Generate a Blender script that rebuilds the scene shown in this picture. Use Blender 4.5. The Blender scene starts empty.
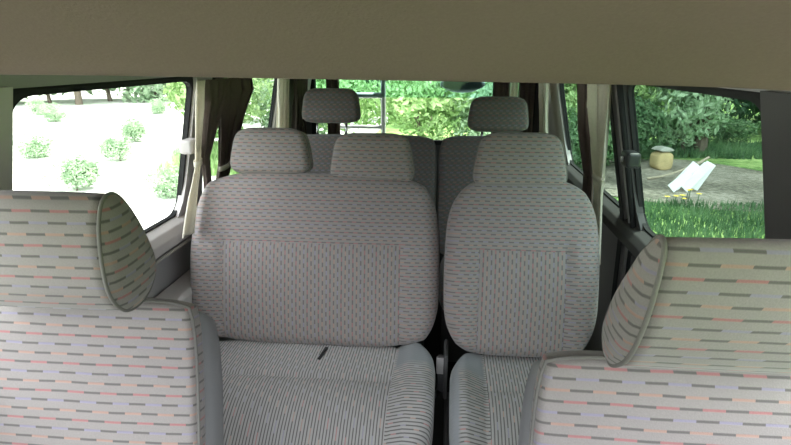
import bpy, bmesh, math, random
from mathutils import Vector, Matrix, noise
random.seed(7)
PI = math.pi
scn = bpy.context.scene
col = scn.collection

# ------------------------------------------------------------ camera
cd = bpy.data.cameras.new('camera'); cam = bpy.data.objects.new('camera', cd); col.objects.link(cam)
cam.location = (0.155, 0.0, 1.42)
cam.rotation_euler = (math.radians(90 - 16.2), 0, math.radians(5.3))
cd.sensor_width = 36; cd.lens = 570 / 791 * 36; cd.clip_start = 0.02; cd.clip_end = 300
scn.camera = cam

# ------------------------------------------------------------ world, sun, exposure
w = bpy.data.worlds.new('overcast_sky'); scn.world = w; w.use_nodes = True
wn = w.node_tree.nodes; wl = w.node_tree.links
bg = wn['Background']
tc = wn.new('ShaderNodeTexCoord'); sp = wn.new('ShaderNodeSeparateXYZ'); wl.new(tc.outputs['Generated'], sp.inputs[0])
cr = wn.new('ShaderNodeValToRGB'); wl.new(sp.outputs['Z'], cr.inputs[0])
cr.color_ramp.elements[0].position = 0.0; cr.color_ramp.elements[0].color = (0.93, 0.95, 1.0, 1)
cr.color_ramp.elements[1].position = 0.6; cr.color_ramp.elements[1].color = (0.96, 0.97, 1.0, 1)
wl.new(cr.outputs[0], bg.inputs[0])
# sky boosted in front of the van (-y) so the front seats are brightest
mr = wn.new('ShaderNodeMapRange'); mr.inputs['From Min'].default_value = 0.2; mr.inputs['From Max'].default_value = -0.9
mr.inputs['To Min'].default_value = 0.55; mr.inputs['To Max'].default_value = 8.8; wl.new(sp.outputs['Y'], mr.inputs['Value']); 
# low sky dimmed just above the horizon, shading headrests and rear seats
mz = wn.new('ShaderNodeMapRange'); mz.interpolation_type = 'SMOOTHSTEP'; mz.inputs['From Min'].default_value = 0.07; mz.inputs['From Max'].default_value = 0.30
mz.inputs['To Min'].default_value = 0.16; mz.inputs['To Max'].default_value = 1.0; wl.new(sp.outputs['Z'], mz.inputs['Value'])
mm = wn.new('ShaderNodeMath'); mm.operation = 'MULTIPLY'; wl.new(mr.outputs[0], mm.inputs[0]); wl.new(mz.outputs[0], mm.inputs[1]); wl.new(mm.outputs[0], bg.inputs[1])
sd = bpy.data.lights.new('sun', 'SUN'); so = bpy.data.objects.new('sun', sd); col.objects.link(so)
sd.energy = 9.0; sd.angle = math.radians(6); sd.color = (1.0, 0.96, 0.88)
so.rotation_euler = (math.radians(-14), math.radians(16), 0)     # almost overhead: the roof shades the cabin
scn.view_settings.view_transform = 'Standard'; scn.view_settings.look = 'None'
scn.view_settings.exposure = 0.45; scn.view_settings.gamma = 1.0; scn.view_settings.use_curve_mapping = False

# ------------------------------------------------------------ node helpers
def new_mat(name):
    m = bpy.data.materials.new(name); m.use_nodes = True
    nt = m.node_tree; return m, nt, nt.nodes['Principled BSDF']
class NB:
    """tiny maths helper on a node tree"""
    def __init__(s, nt): s.nt = nt
    def put(s, sock, v):
        if isinstance(v, (int, float)): sock.default_value = v
        elif isinstance(v, tuple): sock.default_value = v
        else: s.nt.links.new(v, sock)
    def m(s, op, a, b=0.0, c=0.0):
        n = s.nt.nodes.new('ShaderNodeMath'); n.operation = op
        s.put(n.inputs[0], a); s.put(n.inputs[1], b); s.put(n.inputs[2], c); return n.outputs[0]
    def dot(s, v, vec):
        n = s.nt.nodes.new('ShaderNodeVectorMath'); n.operation = 'DOT_PRODUCT'
        s.put(n.inputs[0], v); n.inputs[1].default_value = vec; return n.outputs['Value']
    def mix(s, f, a, b):
        n = s.nt.nodes.new('ShaderNodeMix'); n.data_type = 'RGBA'
        s.put(n.inputs[0], f); s.put(n.inputs[6], a); s.put(n.inputs[7], b); return n.outputs[2]
    def obj(s):
        n = s.nt.nodes.new('ShaderNodeTexCoord'); return n.outputs['Object']
    def noise(s, v, scale, detail=2.0):
        n = s.nt.nodes.new('ShaderNodeTexNoise'); s.put(n.inputs['Vector'], v)
        n.inputs['Scale'].default_value = scale; n.inputs['Detail'].default_value = detail; return n.outputs['Fac']
    def bump(s, h, bs, strength=0.3, dist=0.002):
        n = s.nt.nodes.new('ShaderNodeBump'); s.put(n.inputs['Height'], h)
        n.inputs['Strength'].default_value = strength; n.inputs['Distance'].default_value = dist
        s.nt.links.new(n.outputs[0], bs.inputs['Normal'])

def plain(name, colr, rough=0.6, metal=0.0, nscale=60, namt=0.12, bump=0.15, spec=0.5, bd=0.002):
    m, nt, b = new_mat(name); k = NB(nt); v = k.obj()
    n = k.noise(v, nscale, 3)
    c = tuple(colr) + (1,)
    d = tuple(x * (1 - namt) for x in colr) + (1,); l = tuple(min(1, x * (1 + namt)) for x in colr) + (1,)
    nt.links.new(k.mix(n, d, l), b.inputs['Base Color'])
    b.inputs['Roughness'].default_value = rough; b.inputs['Metallic'].default_value = metal
    b.inputs['Specular IOR Level'].default_value = spec
    if bump: k.bump(n, b, bump, bd)
    return m

FAB = (0.315, 0.289, 0.281)
def fabric(name, H=((0,0,1),(1,1,0)), V=((1,0,0),(0,0,1)), panel=None, base=FAB, sp=0.0155, per=0.052, axes=((1,0,0),(0,0,1)), fade=1.0, lw=0.11, vsp=None, duty=0.5, plush=None):
    """dashed-row moquette. H / V = (row axis, dash axis). Inside the panel (a0,a1,b0,b1) along 'axes' the rows turn to V."""
    m, nt, b = new_mat(name); k = NB(nt); P = k.obj()
    rv = k.dot(P, H[0]); ru = k.dot(P, H[1])
    seam = None
    if panel:
        a = k.dot(P, axes[0]); c = k.dot(P, axes[1])
        ins = k.m('MULTIPLY', k.m('MULTIPLY', k.m('GREATER_THAN', a, panel[0]), k.m('LESS_THAN', a, panel[1])),
                  k.m('MULTIPLY', k.m('GREATER_THAN', c, panel[2]), k.m('LESS_THAN', c, panel[3])))
        q = sp / (vsp or sp)
        vv = k.m('MULTIPLY', k.dot(P, V[0]), q); vu = k.dot(P, V[1])
        def sel(x, y): return k.m('ADD', k.m('MULTIPLY', ins, y), k.m('MULTIPLY', k.m('SUBTRACT', 1.0, ins), x))
        rv = sel(rv, vv); ru = sel(ru, vu)
    wob = k.m('MULTIPLY', k.m('SUBTRACT', k.noise(P, 9, 2), 0.5), 0.004)
    t = k.m('DIVIDE', k.m('ADD', k.m('ADD', rv, wob), 10.0), sp)
    row = k.m('FLOOR', t); fr = k.m('FRACT', t)
    dist = k.m('ABSOLUTE', k.m('SUBTRACT', fr, 0.5))
    line = k.m('SUBTRACT', 1.0, k.m('SMOOTH_MIN', 1.0, k.m('MAXIMUM', 0.0, k.m('MULTIPLY', k.m('SUBTRACT', dist, lw * 0.6), 1 / (lw * 0.9))), 0.05))
    sh = k.m('FRACT', k.m('MULTIPLY', row, 0.37))
    uu = k.m('FRACT', k.m('ADD', k.m('DIVIDE', k.m('ADD', ru, 10.0), per), sh))
    isdark = k.m('LESS_THAN', uu, duty)
    md = k.m('MODULO', row, 3.0)
    red = (0.46, 0.085, 0.10, 1); org = (0.50, 0.25, 0.18, 1); lil = (0.27, 0.25, 0.42, 1); drk = (0.085, 0.08, 0.08, 1)
    cc = k.mix(k.m('GREATER_THAN', md, 0.5), red, org); cc = k.mix(k.m('GREATER_THAN', md, 1.5), cc, lil)
    cc = k.mix(isdark, cc, drk)
    fine = k.noise(P, 420, 2); mid = k.noise(P, 28, 3)
    bb = k.mix(fine, tuple(x * 0.86 for x in base) + (1,), tuple(min(1, x * 1.14) for x in base) + (1,))
    bb = k.mix(k.m('MULTIPLY', mid, 0.25), bb, tuple(x * 0.75 for x in base) + (1,))
    wt = k.m('ADD', k.m('MULTIPLY', isdark, 0.25), 0.60)
    if plush:      # plain grey-blue plush zones: list of (sx, x0, y0): sx*x > x0 and y > y0
        pm = None
        for sx, x0, y0 in plush:
            px_ = k.m('MULTIPLY', k.m('SUBTRACT', k.dot(P, (sx, 0, 0)), x0), 120.0); py_ = k.m('MULTIPLY', k.m('SUBTRACT', k.dot(P, (0, 1, 0)), y0), 25.0)
            q_ = k.m('MULTIPLY', k.m('MINIMUM', 1.0, k.m('MAXIMUM', 0.0, px_)), k.m('MINIMUM', 1.0, k.m('MAXIMUM', 0.0, py_)))
            pm = q_ if pm is None else k.m('MAXIMUM', pm, q_)
        wt = k.m('MULTIPLY', wt, k.m('SUBTRACT', 1.0, pm)); bb = k.mix(pm, bb, (0.30, 0.315, 0.34, 1))
    out = k.mix(k.m('MULTIPLY', line, k.m('MULTIPLY', wt, fade)), bb, cc)
    nt.links.new(out, b.inputs['Base Color'])
    b.inputs['Roughness'].default_value = 0.95; b.inputs['Specular IOR Level'].default_value = 0.15
    b.inputs['Sheen Weight'].default_value = 0.25; b.inputs['Sheen Roughness'].default_value = 0.5
    k.bump(k.m('SUBTRACT', fine, k.m('MULTIPLY', line, 0.8)), b, 0.35, 0.0012)
    return m

def cloth_mat(name, colr, trans=0.5):
    m, nt, b = new_mat(name); k = NB(nt); P = k.obj()
    c = k.mix(k.noise(P, 120, 2), tuple(x * 0.9 for x in colr) + (1,), tuple(min(1, x * 1.08) for x in colr) + (1,))
    nt.links.new(c, b.inputs['Base Color']); b.inputs['Roughness'].default_value = 0.9
    b.inputs['Specular IOR Level'].default_value = 0.1
    t = nt.nodes.new('ShaderNodeBsdfTranslucent'); nt.links.new(c, t.inputs[0])
    mx = nt.nodes.new('ShaderNodeMixShader'); mx.inputs[0].default_value = trans
    nt.links.new(b.outputs[0], mx.inputs[1]); nt.links.new(t.outputs[0], mx.inputs[2])
    nt.links.new(mx.outputs[0], nt.nodes['Material Output'].inputs[0]); return m

def glass_mat(name, tint):
    m, nt, b = new_mat(name); nt.nodes.remove(b)
    t = nt.nodes.new('ShaderNodeBsdfTransparent'); t.inputs[0].default_value = tuple(math.sqrt(c) for c in tint) + (1,)   # a pane has two faces
    g = nt.nodes.new('ShaderNodeBsdfGlossy'); g.inputs['Roughness'].default_value = 0.03
    mx = nt.nodes.new('ShaderNodeMixShader')
    lw = nt.nodes.new('ShaderNodeLayerWeight'); lw.inputs[0].default_value = 0.5; k = NB(nt)
    nt.links.new(k.m('MULTIPLY_ADD', k.m('POWER', lw.outputs['Facing'], 5.0), 0.10, 0.015), mx.inputs[0]); nt.links.new(t.outputs[0], mx.inputs[1]); nt.links.new(g.outputs[0], mx.inputs[2])
    nt.links.new(mx.outputs[0], nt.nodes['Material Output'].inputs[0]); return m

def leaf_mat(name, dark, light, trans=0.35):
    m, nt, b = new_mat(name); k = NB(nt); P = k.obj()
    n = k.noise(P, 1.6, 3)
    n2 = k.noise(P, 14, 2)
    f = k.m('MULTIPLY_ADD', k.m('SUBTRACT', k.m('ADD', n, n2), 1.0), 2.2, 0.5)
    nn = nt.nodes.new('ShaderNodeClamp'); nt.links.new(f, nn.inputs[0])
    c = k.mix(nn.outputs[0], tuple(dark) + (1,), tuple(light) + (1,))
    nt.links.new(c, b.inputs['Base Color']); b.inputs['Roughness'].default_value = 0.55
    t = nt.nodes.new('ShaderNodeBsdfTranslucent'); nt.links.new(c, t.inputs[0])
    mx = nt.nodes.new('ShaderNodeMixShader'); mx.inputs[0].default_value = trans
    nt.links.new(b.outputs[0], mx.inputs[1]); nt.links.new(t.outputs[0], mx.inputs[2])
    nt.links.new(mx.outputs[0], nt.nodes['Material Output'].inputs[0]); return m

M = {}
M['headliner'] = plain('headliner_felt', (0.20, 0.153, 0.130), 0.95, nscale=260, namt=0.10, bump=0.25, spec=0.1)
M['headliner_light'] = plain('headliner_lip', (0.47, 0.42, 0.32), 0.85, nscale=260, namt=0.05, bump=0.1, spec=0.2)
M['carpet'] = plain('dark_carpet', (0.045, 0.042, 0.042), 0.98, nscale=300, namt=0.4, bump=0.5, spec=0.1)
M['trim_light'] = plain('grey_trim_plastic', (0.60, 0.565, 0.56), 0.55, nscale=400, namt=0.05, bump=0.08)
M['trim_mid'] = plain('grey_panel_vinyl', (0.36, 0.345, 0.355), 0.6, nscale=350, namt=0.08, bump=0.12)
M['trim_dark'] = plain('charcoal_trim', (0.075, 0.07, 0.072), 0.6, nscale=350, namt=0.1, bump=0.1)
M['rubber'] = plain('black_rubber', (0.012, 0.012, 0.013), 0.8, nscale=200, namt=0.1, bump=0.05)
M['black'] = plain('black_plastic', (0.02, 0.021, 0.024), 0.4, nscale=200, namt=0.1, bump=0.03)
M['belt'] = plain('seat_belt_webbing', (0.035, 0.036, 0.042), 0.7, nscale=500, namt=0.3, bump=0.2)
M['belt_light'] = plain('grey_belt_webbing', (0.33, 0.31, 0.31), 0.7, nscale=500, namt=0.1, bump=0.2)
M['body'] = plain('silver_body_paint', (0.30, 0.31, 0.32), 0.3, metal=0.3, nscale=20, namt=0.03, bump=0)
M['chrome'] = plain('brushed_steel', (0.62, 0.62, 0.64), 0.22, metal=1.0, nscale=80, namt=0.05, bump=0)
M['ladder'] = plain('pale_ladder_tube', (0.85, 0.86, 0.90), 0.45, metal=0.0, nscale=30, namt=0.05, bump=0)
M['mirror'] = plain('mirror_housing', (0.20, 0.23, 0.26), 0.5, nscale=30, namt=0.05, bump=0)
M['vinyl'] = plain('grey_seat_vinyl', (0.235, 0.235, 0.245), 0.55, nscale=350, namt=0.06, bump=0.15)
M['vinyl_dark'] = plain('dark_seat_vinyl', (0.075, 0.072, 0.075), 0.6, nscale=350, namt=0.06, bump=0.15)
M['plush'] = plain('grey_plush', (0.30, 0.315, 0.33), 0.95, nscale=300, namt=0.1, bump=0.2, spec=0.1)
M['piping'] = plain('grey_piping', (0.21, 0.20, 0.19), 0.8, nscale=300, namt=0.1, bump=0.1)
M['piping_light'] = plain('pale_piping', (0.42, 0.40, 0.37), 0.8, nscale=300, namt=0.1, bump=0.1)
M['curtain'] = cloth_mat('beige_curtain_cloth', (0.90, 0.86, 0.77), 0.45)
M['curtain_shaded'] = cloth_mat('shaded_curtain_cloth', (0.20, 0.155, 0.14), 0.2)  # the beige cloth again, with shade put into its colour
M['glass'] = glass_mat('side_window_glass', (0.70, 0.74, 0.72))
M['windscreen'] = glass_mat('windscreen_glass', (0.93, 0.97, 0.95))
M['glass_tint'] = glass_mat('green_tinted_glass', (0.36, 0.47, 0.42))
M['band'] = glass_mat('teal_shade_band', (0.50, 0.70, 0.72))
M['dim_pane'] = glass_mat('dimming_glass', (0.46, 0.52, 0.49))  # tint added to dim the daylight reaching the third row
M['haze_glass'] = glass_mat('rear_window_glass', (0.86, 0.96, 0.90))

# ------------------------------------------------------------ object helpers
def link(name, me, mat=None, parent=None, smooth=True):
    o = bpy.data.objects.new(name, me); col.objects.link(o)
    if mat: me.materials.append(mat)
    if smooth and len(me.polygons): me.polygons.foreach_set('use_smooth', [True] * len(me.polygons))
    if parent: o.parent = parent
    return o
def from_bm(name, bm, mat=None, parent=None, smooth=True, bevel=None):
    bmesh.ops.recalc_face_normals(bm, faces=bm.faces)
    me = bpy.data.meshes.new(name); bm.to_mesh(me); bm.free()
    o = link(name, me, mat, parent, smooth)
    if bevel:
        md = o.modifiers.new('bevel', 'BEVEL'); md.width = bevel; md.segments = 3; md.limit_method = 'ANGLE'; md.angle_limit = 0.6
        if smooth:
            wn_ = o.modifiers.new('wn', 'WEIGHTED_NORMAL')
    return o
def tag(o, label, cat=None, group=None, kind=None):
    if label: o['label'] = label
    if cat: o['category'] = cat
    if group: o['group'] = group
    if kind: o['kind'] = kind
    return o
def thing(name, loc, label, cat, group=None, rot=(0,0,0)):
    o = bpy.data.objects.new(name, None); col.objects.link(o); o.location = loc; o.rotation_euler = rot
    o.empty_display_size = 0.05
    return tag(o, label, cat, group)
def hexa(bm, v):
    """8 corners: bottom ring (4) then top ring (4)"""
    vs = [bm.verts.new(p) for p in v]
    for f in ((0,3,2,1),(4,5,6,7),(0,1,5,4),(1,2,6,5),(2,3,7,6),(3,0,4,7)):
        bm.faces.new([vs[i] for i in f])
def box(bm, x0, x1, y0, y1, z0, z1):
    hexa(bm, [(x0,y0,z0),(x1,y0,z0),(x1,y1,z0),(x0,y1,z0),(x0,y0,z1),(x1,y0,z1),(x1,y1,z1),(x0,y1,z1)])
def tube(bm, pts, r, n=8, closed=False, caps=True):
    pts = [Vector(p) for p in pts]; N = len(pts); rings = []
    up = Vector((0,0,1)); prev = None
    for i, p in enumerate(pts):
        a = pts[i-1] if (i or closed) else p; b = pts[(i+1) % N] if (i < N-1 or closed) else p
        t = (b - a)
        t = t.normalized() if t.length > 1e-9 else Vector((0,0,1))
        if prev is None:
            q = up if abs(t.z) < 0.9 else Vector((1,0,0)); nrm = t.cross(q).normalized()
        else:
            nrm = (prev - t * prev.dot(t))
            nrm = nrm.normalized() if nrm.length > 1e-6 else prev
        prev = nrm; bn = t.cross(nrm)
        rr = r[min(i, len(r)-1)] if isinstance(r, (list, tuple)) else r
        rings.append([bm.verts.new(p + (nrm * math.cos(2*PI*k/n) + bn * math.sin(2*PI*k/n)) * rr) for k in range(n)])
    for i in range(N if closed else N-1):
        A = rings[i]; B = rings[(i+1) % N]
        for k in range(n): bm.faces.new((A[k], A[(k+1)%n], B[(k+1)%n], B[k]))
    if caps and not closed:
        bm.faces.new(rings[0][::-1]); bm.faces.new(rings[-1])
def smoothpts(pts, it=2, closed=False):
    pts = [Vector(p) for p in pts]
    for _ in range(it):
        q = []
        n = len(pts)
        rng = range(n if closed else n-1)
        if not closed: q.append(pts[0])
        for i in rng:
            a, b = pts[i], pts[(i+1) % n]
            q += [a*0.75 + b*0.25, a*0.25 + b*0.75]
        if not closed: q.append(pts[-1])
        pts = q
    return pts

def pad(hw, hh, dep, r, cut=0.02, p=6, crown=0.01, groove=None, shape=None, nx=48, nz=36, back_crown=None, bulge=None):
    """upholstered block centred on the origin, face towards -y; rounded corners, rolled edges, seam grooves"""
    bm = bmesh.new(); kx = cut / hw; kz = cut / hh
    if back_crown is None: back_crown = crown * 0.4
    def pos(u, v, side):
        x = hw * u * (1 - kx * abs(v) ** p); z = hh * v * (1 - kz * abs(u) ** p)
        du = hw * (1 - abs(u)); dv = hh * (1 - abs(v))
        s = 0.012
        d = max(0.0, min(du, dv) - 0.0)
        if d < r:
            e = r - math.sqrt(max(0, r*r - (r-d)**2))
        else: e = 0.0
        cy = (1 - u*u) * (1 - v*v)
        y = dep/2 - e + (crown if side < 0 else back_crown) * math.sqrt(max(cy, 0))
        y *= side
        if side < 0 and groove: y += groove(x, z)
        if side < 0 and bulge: y -= bulge(x, z)
        P_ = (x, y, z)
        return shape(*P_) if shape else P_
    def par(n):   # denser near the edges
        out = []
        for i in range(n+1):
            t = -1 + 2*i/n; out.append(math.copysign(1 - (1-abs(t))**1.35, t) if t else 0.0)
        return out
    U = par(nx); V = par(nz)
    G = {}
    for side in (-1, 1):
        for i, u in enumerate(U):
            for j, v in enumerate(V):
                G[side, i, j] = bm.verts.new(pos(u, v, side))
        for i in range(nx):
            for j in range(nz):
                bm.faces.new((G[side,i,j], G[side,i+1,j], G[side,i+1,j+1], G[side,i,j+1]))
    bnd = [(i,0) for i in range(nx)] + [(nx,j) for j in range(nz)] + [(i,nz) for i in range(nx,0,-1)] + [(0,j) for j in range(nz,0,-1)]
    for a in range(len(bnd)):
        i, j = bnd[a]; k, l = bnd[(a+1) % len(bnd)]
        bm.faces.new((G[-1,i,j], G[-1,k,l], G[1,k,l], G[1,i,j]))
    return bm
def outline(hw, hh, y, cut=0.02, p=6, shape=None, n=26):
    kx = cut/hw; kz = cut/hh; out = []
    ring = [(-1+2*i/n, -1) for i in range(n)] + [(1, -1+2*i/n) for i in range(n)] + [(1-2*i/n, 1) for i in range(n)] + [(-1, 1-2*i/n) for i in range(n)]
    for u, v in ring:
        P_ = (hw*u*(1-kx*abs(v)**p), y, hh*v*(1-kz*abs(u)**p))
        out.append(shape(*P_) if shape else P_)
    return out
def gr(d, wd=0.006, amp=0.006): return amp * math.exp(-(d/wd)**2)

# ------------------------------------------------------------ setting: van cabin
ZS = 0.87; ZT = 1.36                         # window sill and window head
def wx(z): return 0.80 - 0.10 * max(0, (z - ZS)) / (ZT - ZS)
def struct(name, bm, mat, smooth=False, bevel=None, parent=None):
    o = from_bm(name, bm, mat, parent, smooth, bevel)
    if parent is None: o['kind'] = 'structure'
    return o
bm = bmesh.new(); box(bm, -0.86, 0.86, -0.75, 3.64, -0.06, 0.0); struct('floor', bm, M['carpet'])
# raised luggage / third row floor
bm = bmesh.new(); box(bm, -0.79, 0.79, 2.45, 3.58, 0.001, 0.10); struct('trim_1', bm, M['carpet'])
# ceiling: gently sagging front headliner ending in a lip, then the higher rear ceiling, and the roof skin above
bm = bmesh.new()
prof = [(-0.78,1.50),(-0.3,1.565),(0.1,1.575),(0.38,1.545),(0.55,1.495),(0.66,1.445),(0.715,1.412),(0.735,1.398),(0.748,1.392),(0.765,1.391),(0.782,1.397),(0.792,1.41),(0.80,1.45),(0.84,1.475),(1.2,1.48),(3.0,1.47),(3.45,1.44),(3.62,1.40)]
rows = []
NX = 24
for i in range(NX+1):
    x = -0.80 + 1.6*i/NX
    rows.append([bm.verts.new((x, y, z - 0.013*x*(1 if y < 1.0 else 0) - 0.03*(abs(x)/0.8)**6)) for y, z in prof])
for i in range(NX):
    for j in range(len(prof)-1):
        bm.faces.new((rows[i][j], rows[i+1][j], rows[i+1][j+1], rows[i][j+1]))
o = struct('ceiling', bm, M['headliner'], smooth=True)
md = o.modifiers.new('sub', 'SUBSURF'); md.levels = 1; md.render_levels = 2
bm = bmesh.new(); box(bm, -0.84, 0.84, -0.85, 3.72, 1.60, 1.64); struct('trim_2', bm, M['body'], bevel=0.015)     # roof skin
def side_prism(bm, s, y0, y1, z0, z1, t=0.06, y0t=None, y1t=None, inset=0.0):
    y0t = y0 if y0t is None else y0t; y1t = y1 if y1t is None else y1t
    a0 = s*(wx(z0)-inset); a1 = s*(wx(z1)-inset)
    v = [(a0,y0,z0),(a0+s*t,y0,z0),(a0+s*t,y1,z0),(a0,y1,z0),(a1,y0t,z1),(a1+s*t,y0t,z1),(a1+s*t,y1t,z1),(a1,y1t,z1)]
    hexa(bm, v)
wins = {-1: [(-0.45, 0.88), (1.06, 1.90), (2.03, 2.90)], 1: [(-0.45, 0.88), (1.06, 1.885), (2.02, 3.07)]}
for s, nm in ((-1, 'left'), (1, 'right')):
    bm = bmesh.new()
    side_prism(bm, s, -0.75, 3.64, -0.05, ZS, 0.03)          # lower wall
    side_prism(bm, s, -0.75, 3.64, ZT, 1.60, 0.03)           # rail above the windows
    struct('wall_' + nm, bm, M['trim_mid'])
# pillars (B, C, D and the windscreen pillar) as trim
tn = 3
for s in (-1, 1):
    ws = wins[s]
    spans = [(-0.75, ws[0][0]), (ws[0][1], ws[1][0]), (ws[1][1], ws[2][0]), (ws[2][1], 3.60)]
    for k, (a, b) in enumerate(spans):
        bm = bmesh.new()
        n = 8
        for q in range(n):                              # flares towards the sill
            za = ZS - 0.004 + (ZT - ZS + 0.008)*q/n; zb = ZS - 0.004 + (ZT - ZS + 0.008)*(q+1)/n
            fl = lambda z: 0.05*math.exp(-(z-ZS)/0.05)
            side_prism(bm, s, a - fl(za)*(k > 0), b + fl(za)*(k < 3), za, zb, 0.022, a - fl(zb)*(k > 0), b + fl(zb)*(k < 3), inset=0.012)
        bmesh.ops.remove_doubles(bm, verts=bm.verts, dist=1e-5)
        struct('trim_%d' % tn, bm, M['trim_light'] if s < 0 or k == 3 else M['trim_dark'], smooth=False)
        tn += 1
# sill ledges
for s in (-1, 1):
    bm = bmesh.new()
    pts = [(0.806,ZS+0.012),(0.79,ZS+0.008),(0.765,ZS-0.004),(0.752,ZS-0.03),(0.758,ZS-0.065),(0.776,ZS-0.075),(0.806,ZS-0.078)]
    ys = (0.95, 3.58); vr = [[bm.verts.new((s*x, y, z)) for x, z in pts] for y in ys]
    for i in range(len(pts)): bm.faces.new((vr[0][i], vr[0][(i+1)%len(pts)], vr[1][(i+1)%len(pts)], vr[1][i]))
    bm.faces.new(vr[0]); bm.faces.new(vr[1][::-1])
    struct('trim_%d' % tn, bm, M['trim_light'] if s < 0 else M['trim_dark'], bevel=0.004); tn += 1
# thin pale bead under the left ledge
bm = bmesh.new(); tube(bm, [(-0.77, 0.98, ZS-0.085), (-0.77, 3.4, ZS-0.085)], 0.006); struct('trim_%d' % tn, bm, M['piping_light'], smooth=True); tn += 1
# rear wall and rear hatch opening (x -0.70..0.70, z 0.90..1.36)
bm = bmesh.new(); box(bm, -0.84, 0.84, 3.60, 3.66, -0.05, 0.90); box(bm, -0.84, -0.70, 3.60, 3.66, 0.90, 1.38); box(bm, 0.66, 0.84, 3.60, 3.66, 0.90, 1.38); box(bm, -0.84, 0.84, 3.60, 3.66, 1.375, 1.60)
struct('wall_rear', bm, M['trim_dark'])
# front bulkhead below the windscreen, and the header above it
bm = bmesh.new(); box(bm, -0.84, 0.84, -0.80, -0.74, -0.05, 0.86); box(bm, -0.84, 0.84, -0.80, -0.74, 1.46, 1.60); struct('wall_front', bm, M['trim_dark'])
bm = bmesh.new()
hexa(bm, [(-0.79,-0.73,0.55),(0.79,-0.73,0.55),(0.79,-0.48,0.60),(-0.79,-0.48,0.60),(-0.79,-0.73,0.88),(0.79,-0.73,0.88),(0.79,-0.42,0.80),(-0.79,-0.42,0.80)])
struct('trim_%d' % tn, bm, M['trim_dark'], bevel=0.03); tn += 1   # dashboard

# windows: black rubber frame + glass pane
def side_window(idx, s, y0, y1, glass, lean=0.0):
    def P(y, z, off=0.0): return (s*(wx(z)+0.012+off), y, z)
    z0 = ZS+0.004; z1 = ZT-0.002; rc = 0.06
    ring = []
    for cy, cz, a0 in ((y1-rc, z1-0.02-rc*0.3, 0), (y0+rc, z1-0.02-rc*0.3, 90), (y0+rc, z0+rc, 180), (y1-rc, z0+rc, 270)):
        rz = rc if a0 >= 180 else 0.035
        for q in range(7):
            a = math.radians(a0 + 15*q); ring.append((cy + rc*math.cos(a), cz + rz*math.sin(a)))
    bm = bmesh.new(); n = len(ring)
    def outer(y, z):
        ym = (y0+y1)/2; zm = (z0+z1)/2
        return (max(y0-0.012, min(y1+0.012, ym + (y-ym)*1.3)), max(z0-0.01, min(z1+0.01, zm + (z-zm)*1.4)))
    A = [bm.verts.new(P(y, z, -0.014)) for y, z in ring]; B = [bm.verts.new(P(y, z, 0.004)) for y, z in ring]
    ii = [((y1+y0)/2 + (y-(y1+y0)/2)*(1-0.024/(y1-y0)), (z1+z0)/2 + (z-(z1+z0)/2)*(1-0.024/(z1-z0))) for y, z in ring]
    O1 = [bm.verts.new(P(*outer(y, z), -0.006)) for y, z in ring]; O2 = [bm.verts.new(P(*outer(y, z), 0.012)) for y, z in ring]
    I1 = [bm.verts.new(P(y, z, -0.014)) for y, z in ii]; I2 = [bm.verts.new(P(y, z, 0.004)) for y, z in ii]
    for i in range(n):
        j = (i+1) % n
        bm.faces.new((I1[i], I1[j], A[j], A[i])); bm.faces.new((A[i], A[j], O1[j], O1[i])); bm.faces.new((O1[i], O1[j], O2[j], O2[i]))
        bm.faces.new((O2[i], O2[j], I2[j], I2[i])); bm.faces.new((I2[i], I2[j], I1[j], I1[i]))
    o = struct('window_%d' % idx, bm, M['rubber'], smooth=False)
    bm = bmesh.new()
    a = [bm.verts.new(P(y, z, -0.003)) for y, z in ii]; b = [bm.verts.new(P(y, z, 0.001)) for y, z in ii]
    bm.faces.new(a); bm.faces.new(b[::-1])
    for i in range(n): bm.faces.new((a[i], a[(i+1)%n], b[(i+1)%n], b[i]))
    from_bm('glass_pane', bm, glass, o, False)
    return o
side_window(1, -1, *wins[-1][1], M['glass']); side_window(2, -1, *wins[-1][2], M['dim_pane'])
side_window(3, 1, *wins[1][1], M['glass_tint']); side_window(4, 1, *wins[1][2], M['glass_tint'])
side_window(5, -1, *wins[-1][0], M['windscreen']); side_window(6, 1, *wins[1][0], M['windscreen'])
def flat_window(idx, x0, x1, z0, z1, y, glass, t=0.02):
    bm = bmesh.new(); b = 0.014
    box(bm, x0-b, x1+b, y-t, y+t, z0-b, z0+b); box(bm, x0-b, x1+b, y-t, y+t, z1-b, z1+b)
    box(bm, x0-b, x0+b, y-t, y+t, z0+b, z1-b); box(bm, x1-b, x1+b, y-t, y+t, z0+b, z1-b)
    o = struct('window_%d' % idx, bm, M['rubber'])
    bm = bmesh.new(); box(bm, x0+b, x1-b, y, y+0.004, z0+b, z1-b); from_bm('glass_pane', bm, glass, o, False); return o
rw = flat_window(7, -0.70, 0.66, 0.90, 1.375, 3.615, M['haze_glass'])
bm = bmesh.new(); box(bm, -0.685, 0.645, 3.606, 3.610, 1.178, 1.36); from_bm('shade_band', bm, M['band'], rw, False)
tag(rw.children[-1], 'teal tinted band across the top of the rear glass')
flat_window(8, -0.76, 0.76, 0.87, 1.455, -0.765, M['windscreen'])
# light-grey inner rear pillar covers at the tail corners
# sliding door jamb on the right: black seals beside the dark pillar
for y, r, xx in ((1.895, 0.011, 0.018), (1.945, 0.007, 0.016), (1.995, 0.008, 0.016)):
    bm = bmesh.new()
    tube(bm, [(wx(z)-xx, y, z) for z in (0.30, 0.5, 0.7, ZS, 0.95, 1.1, 1.25, 1.35)], r, 8)
    struct('trim_%d' % tn, bm, M['rubber'] if r > 0.009 else M['trim_mid'], smooth=True); tn += 1

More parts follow.
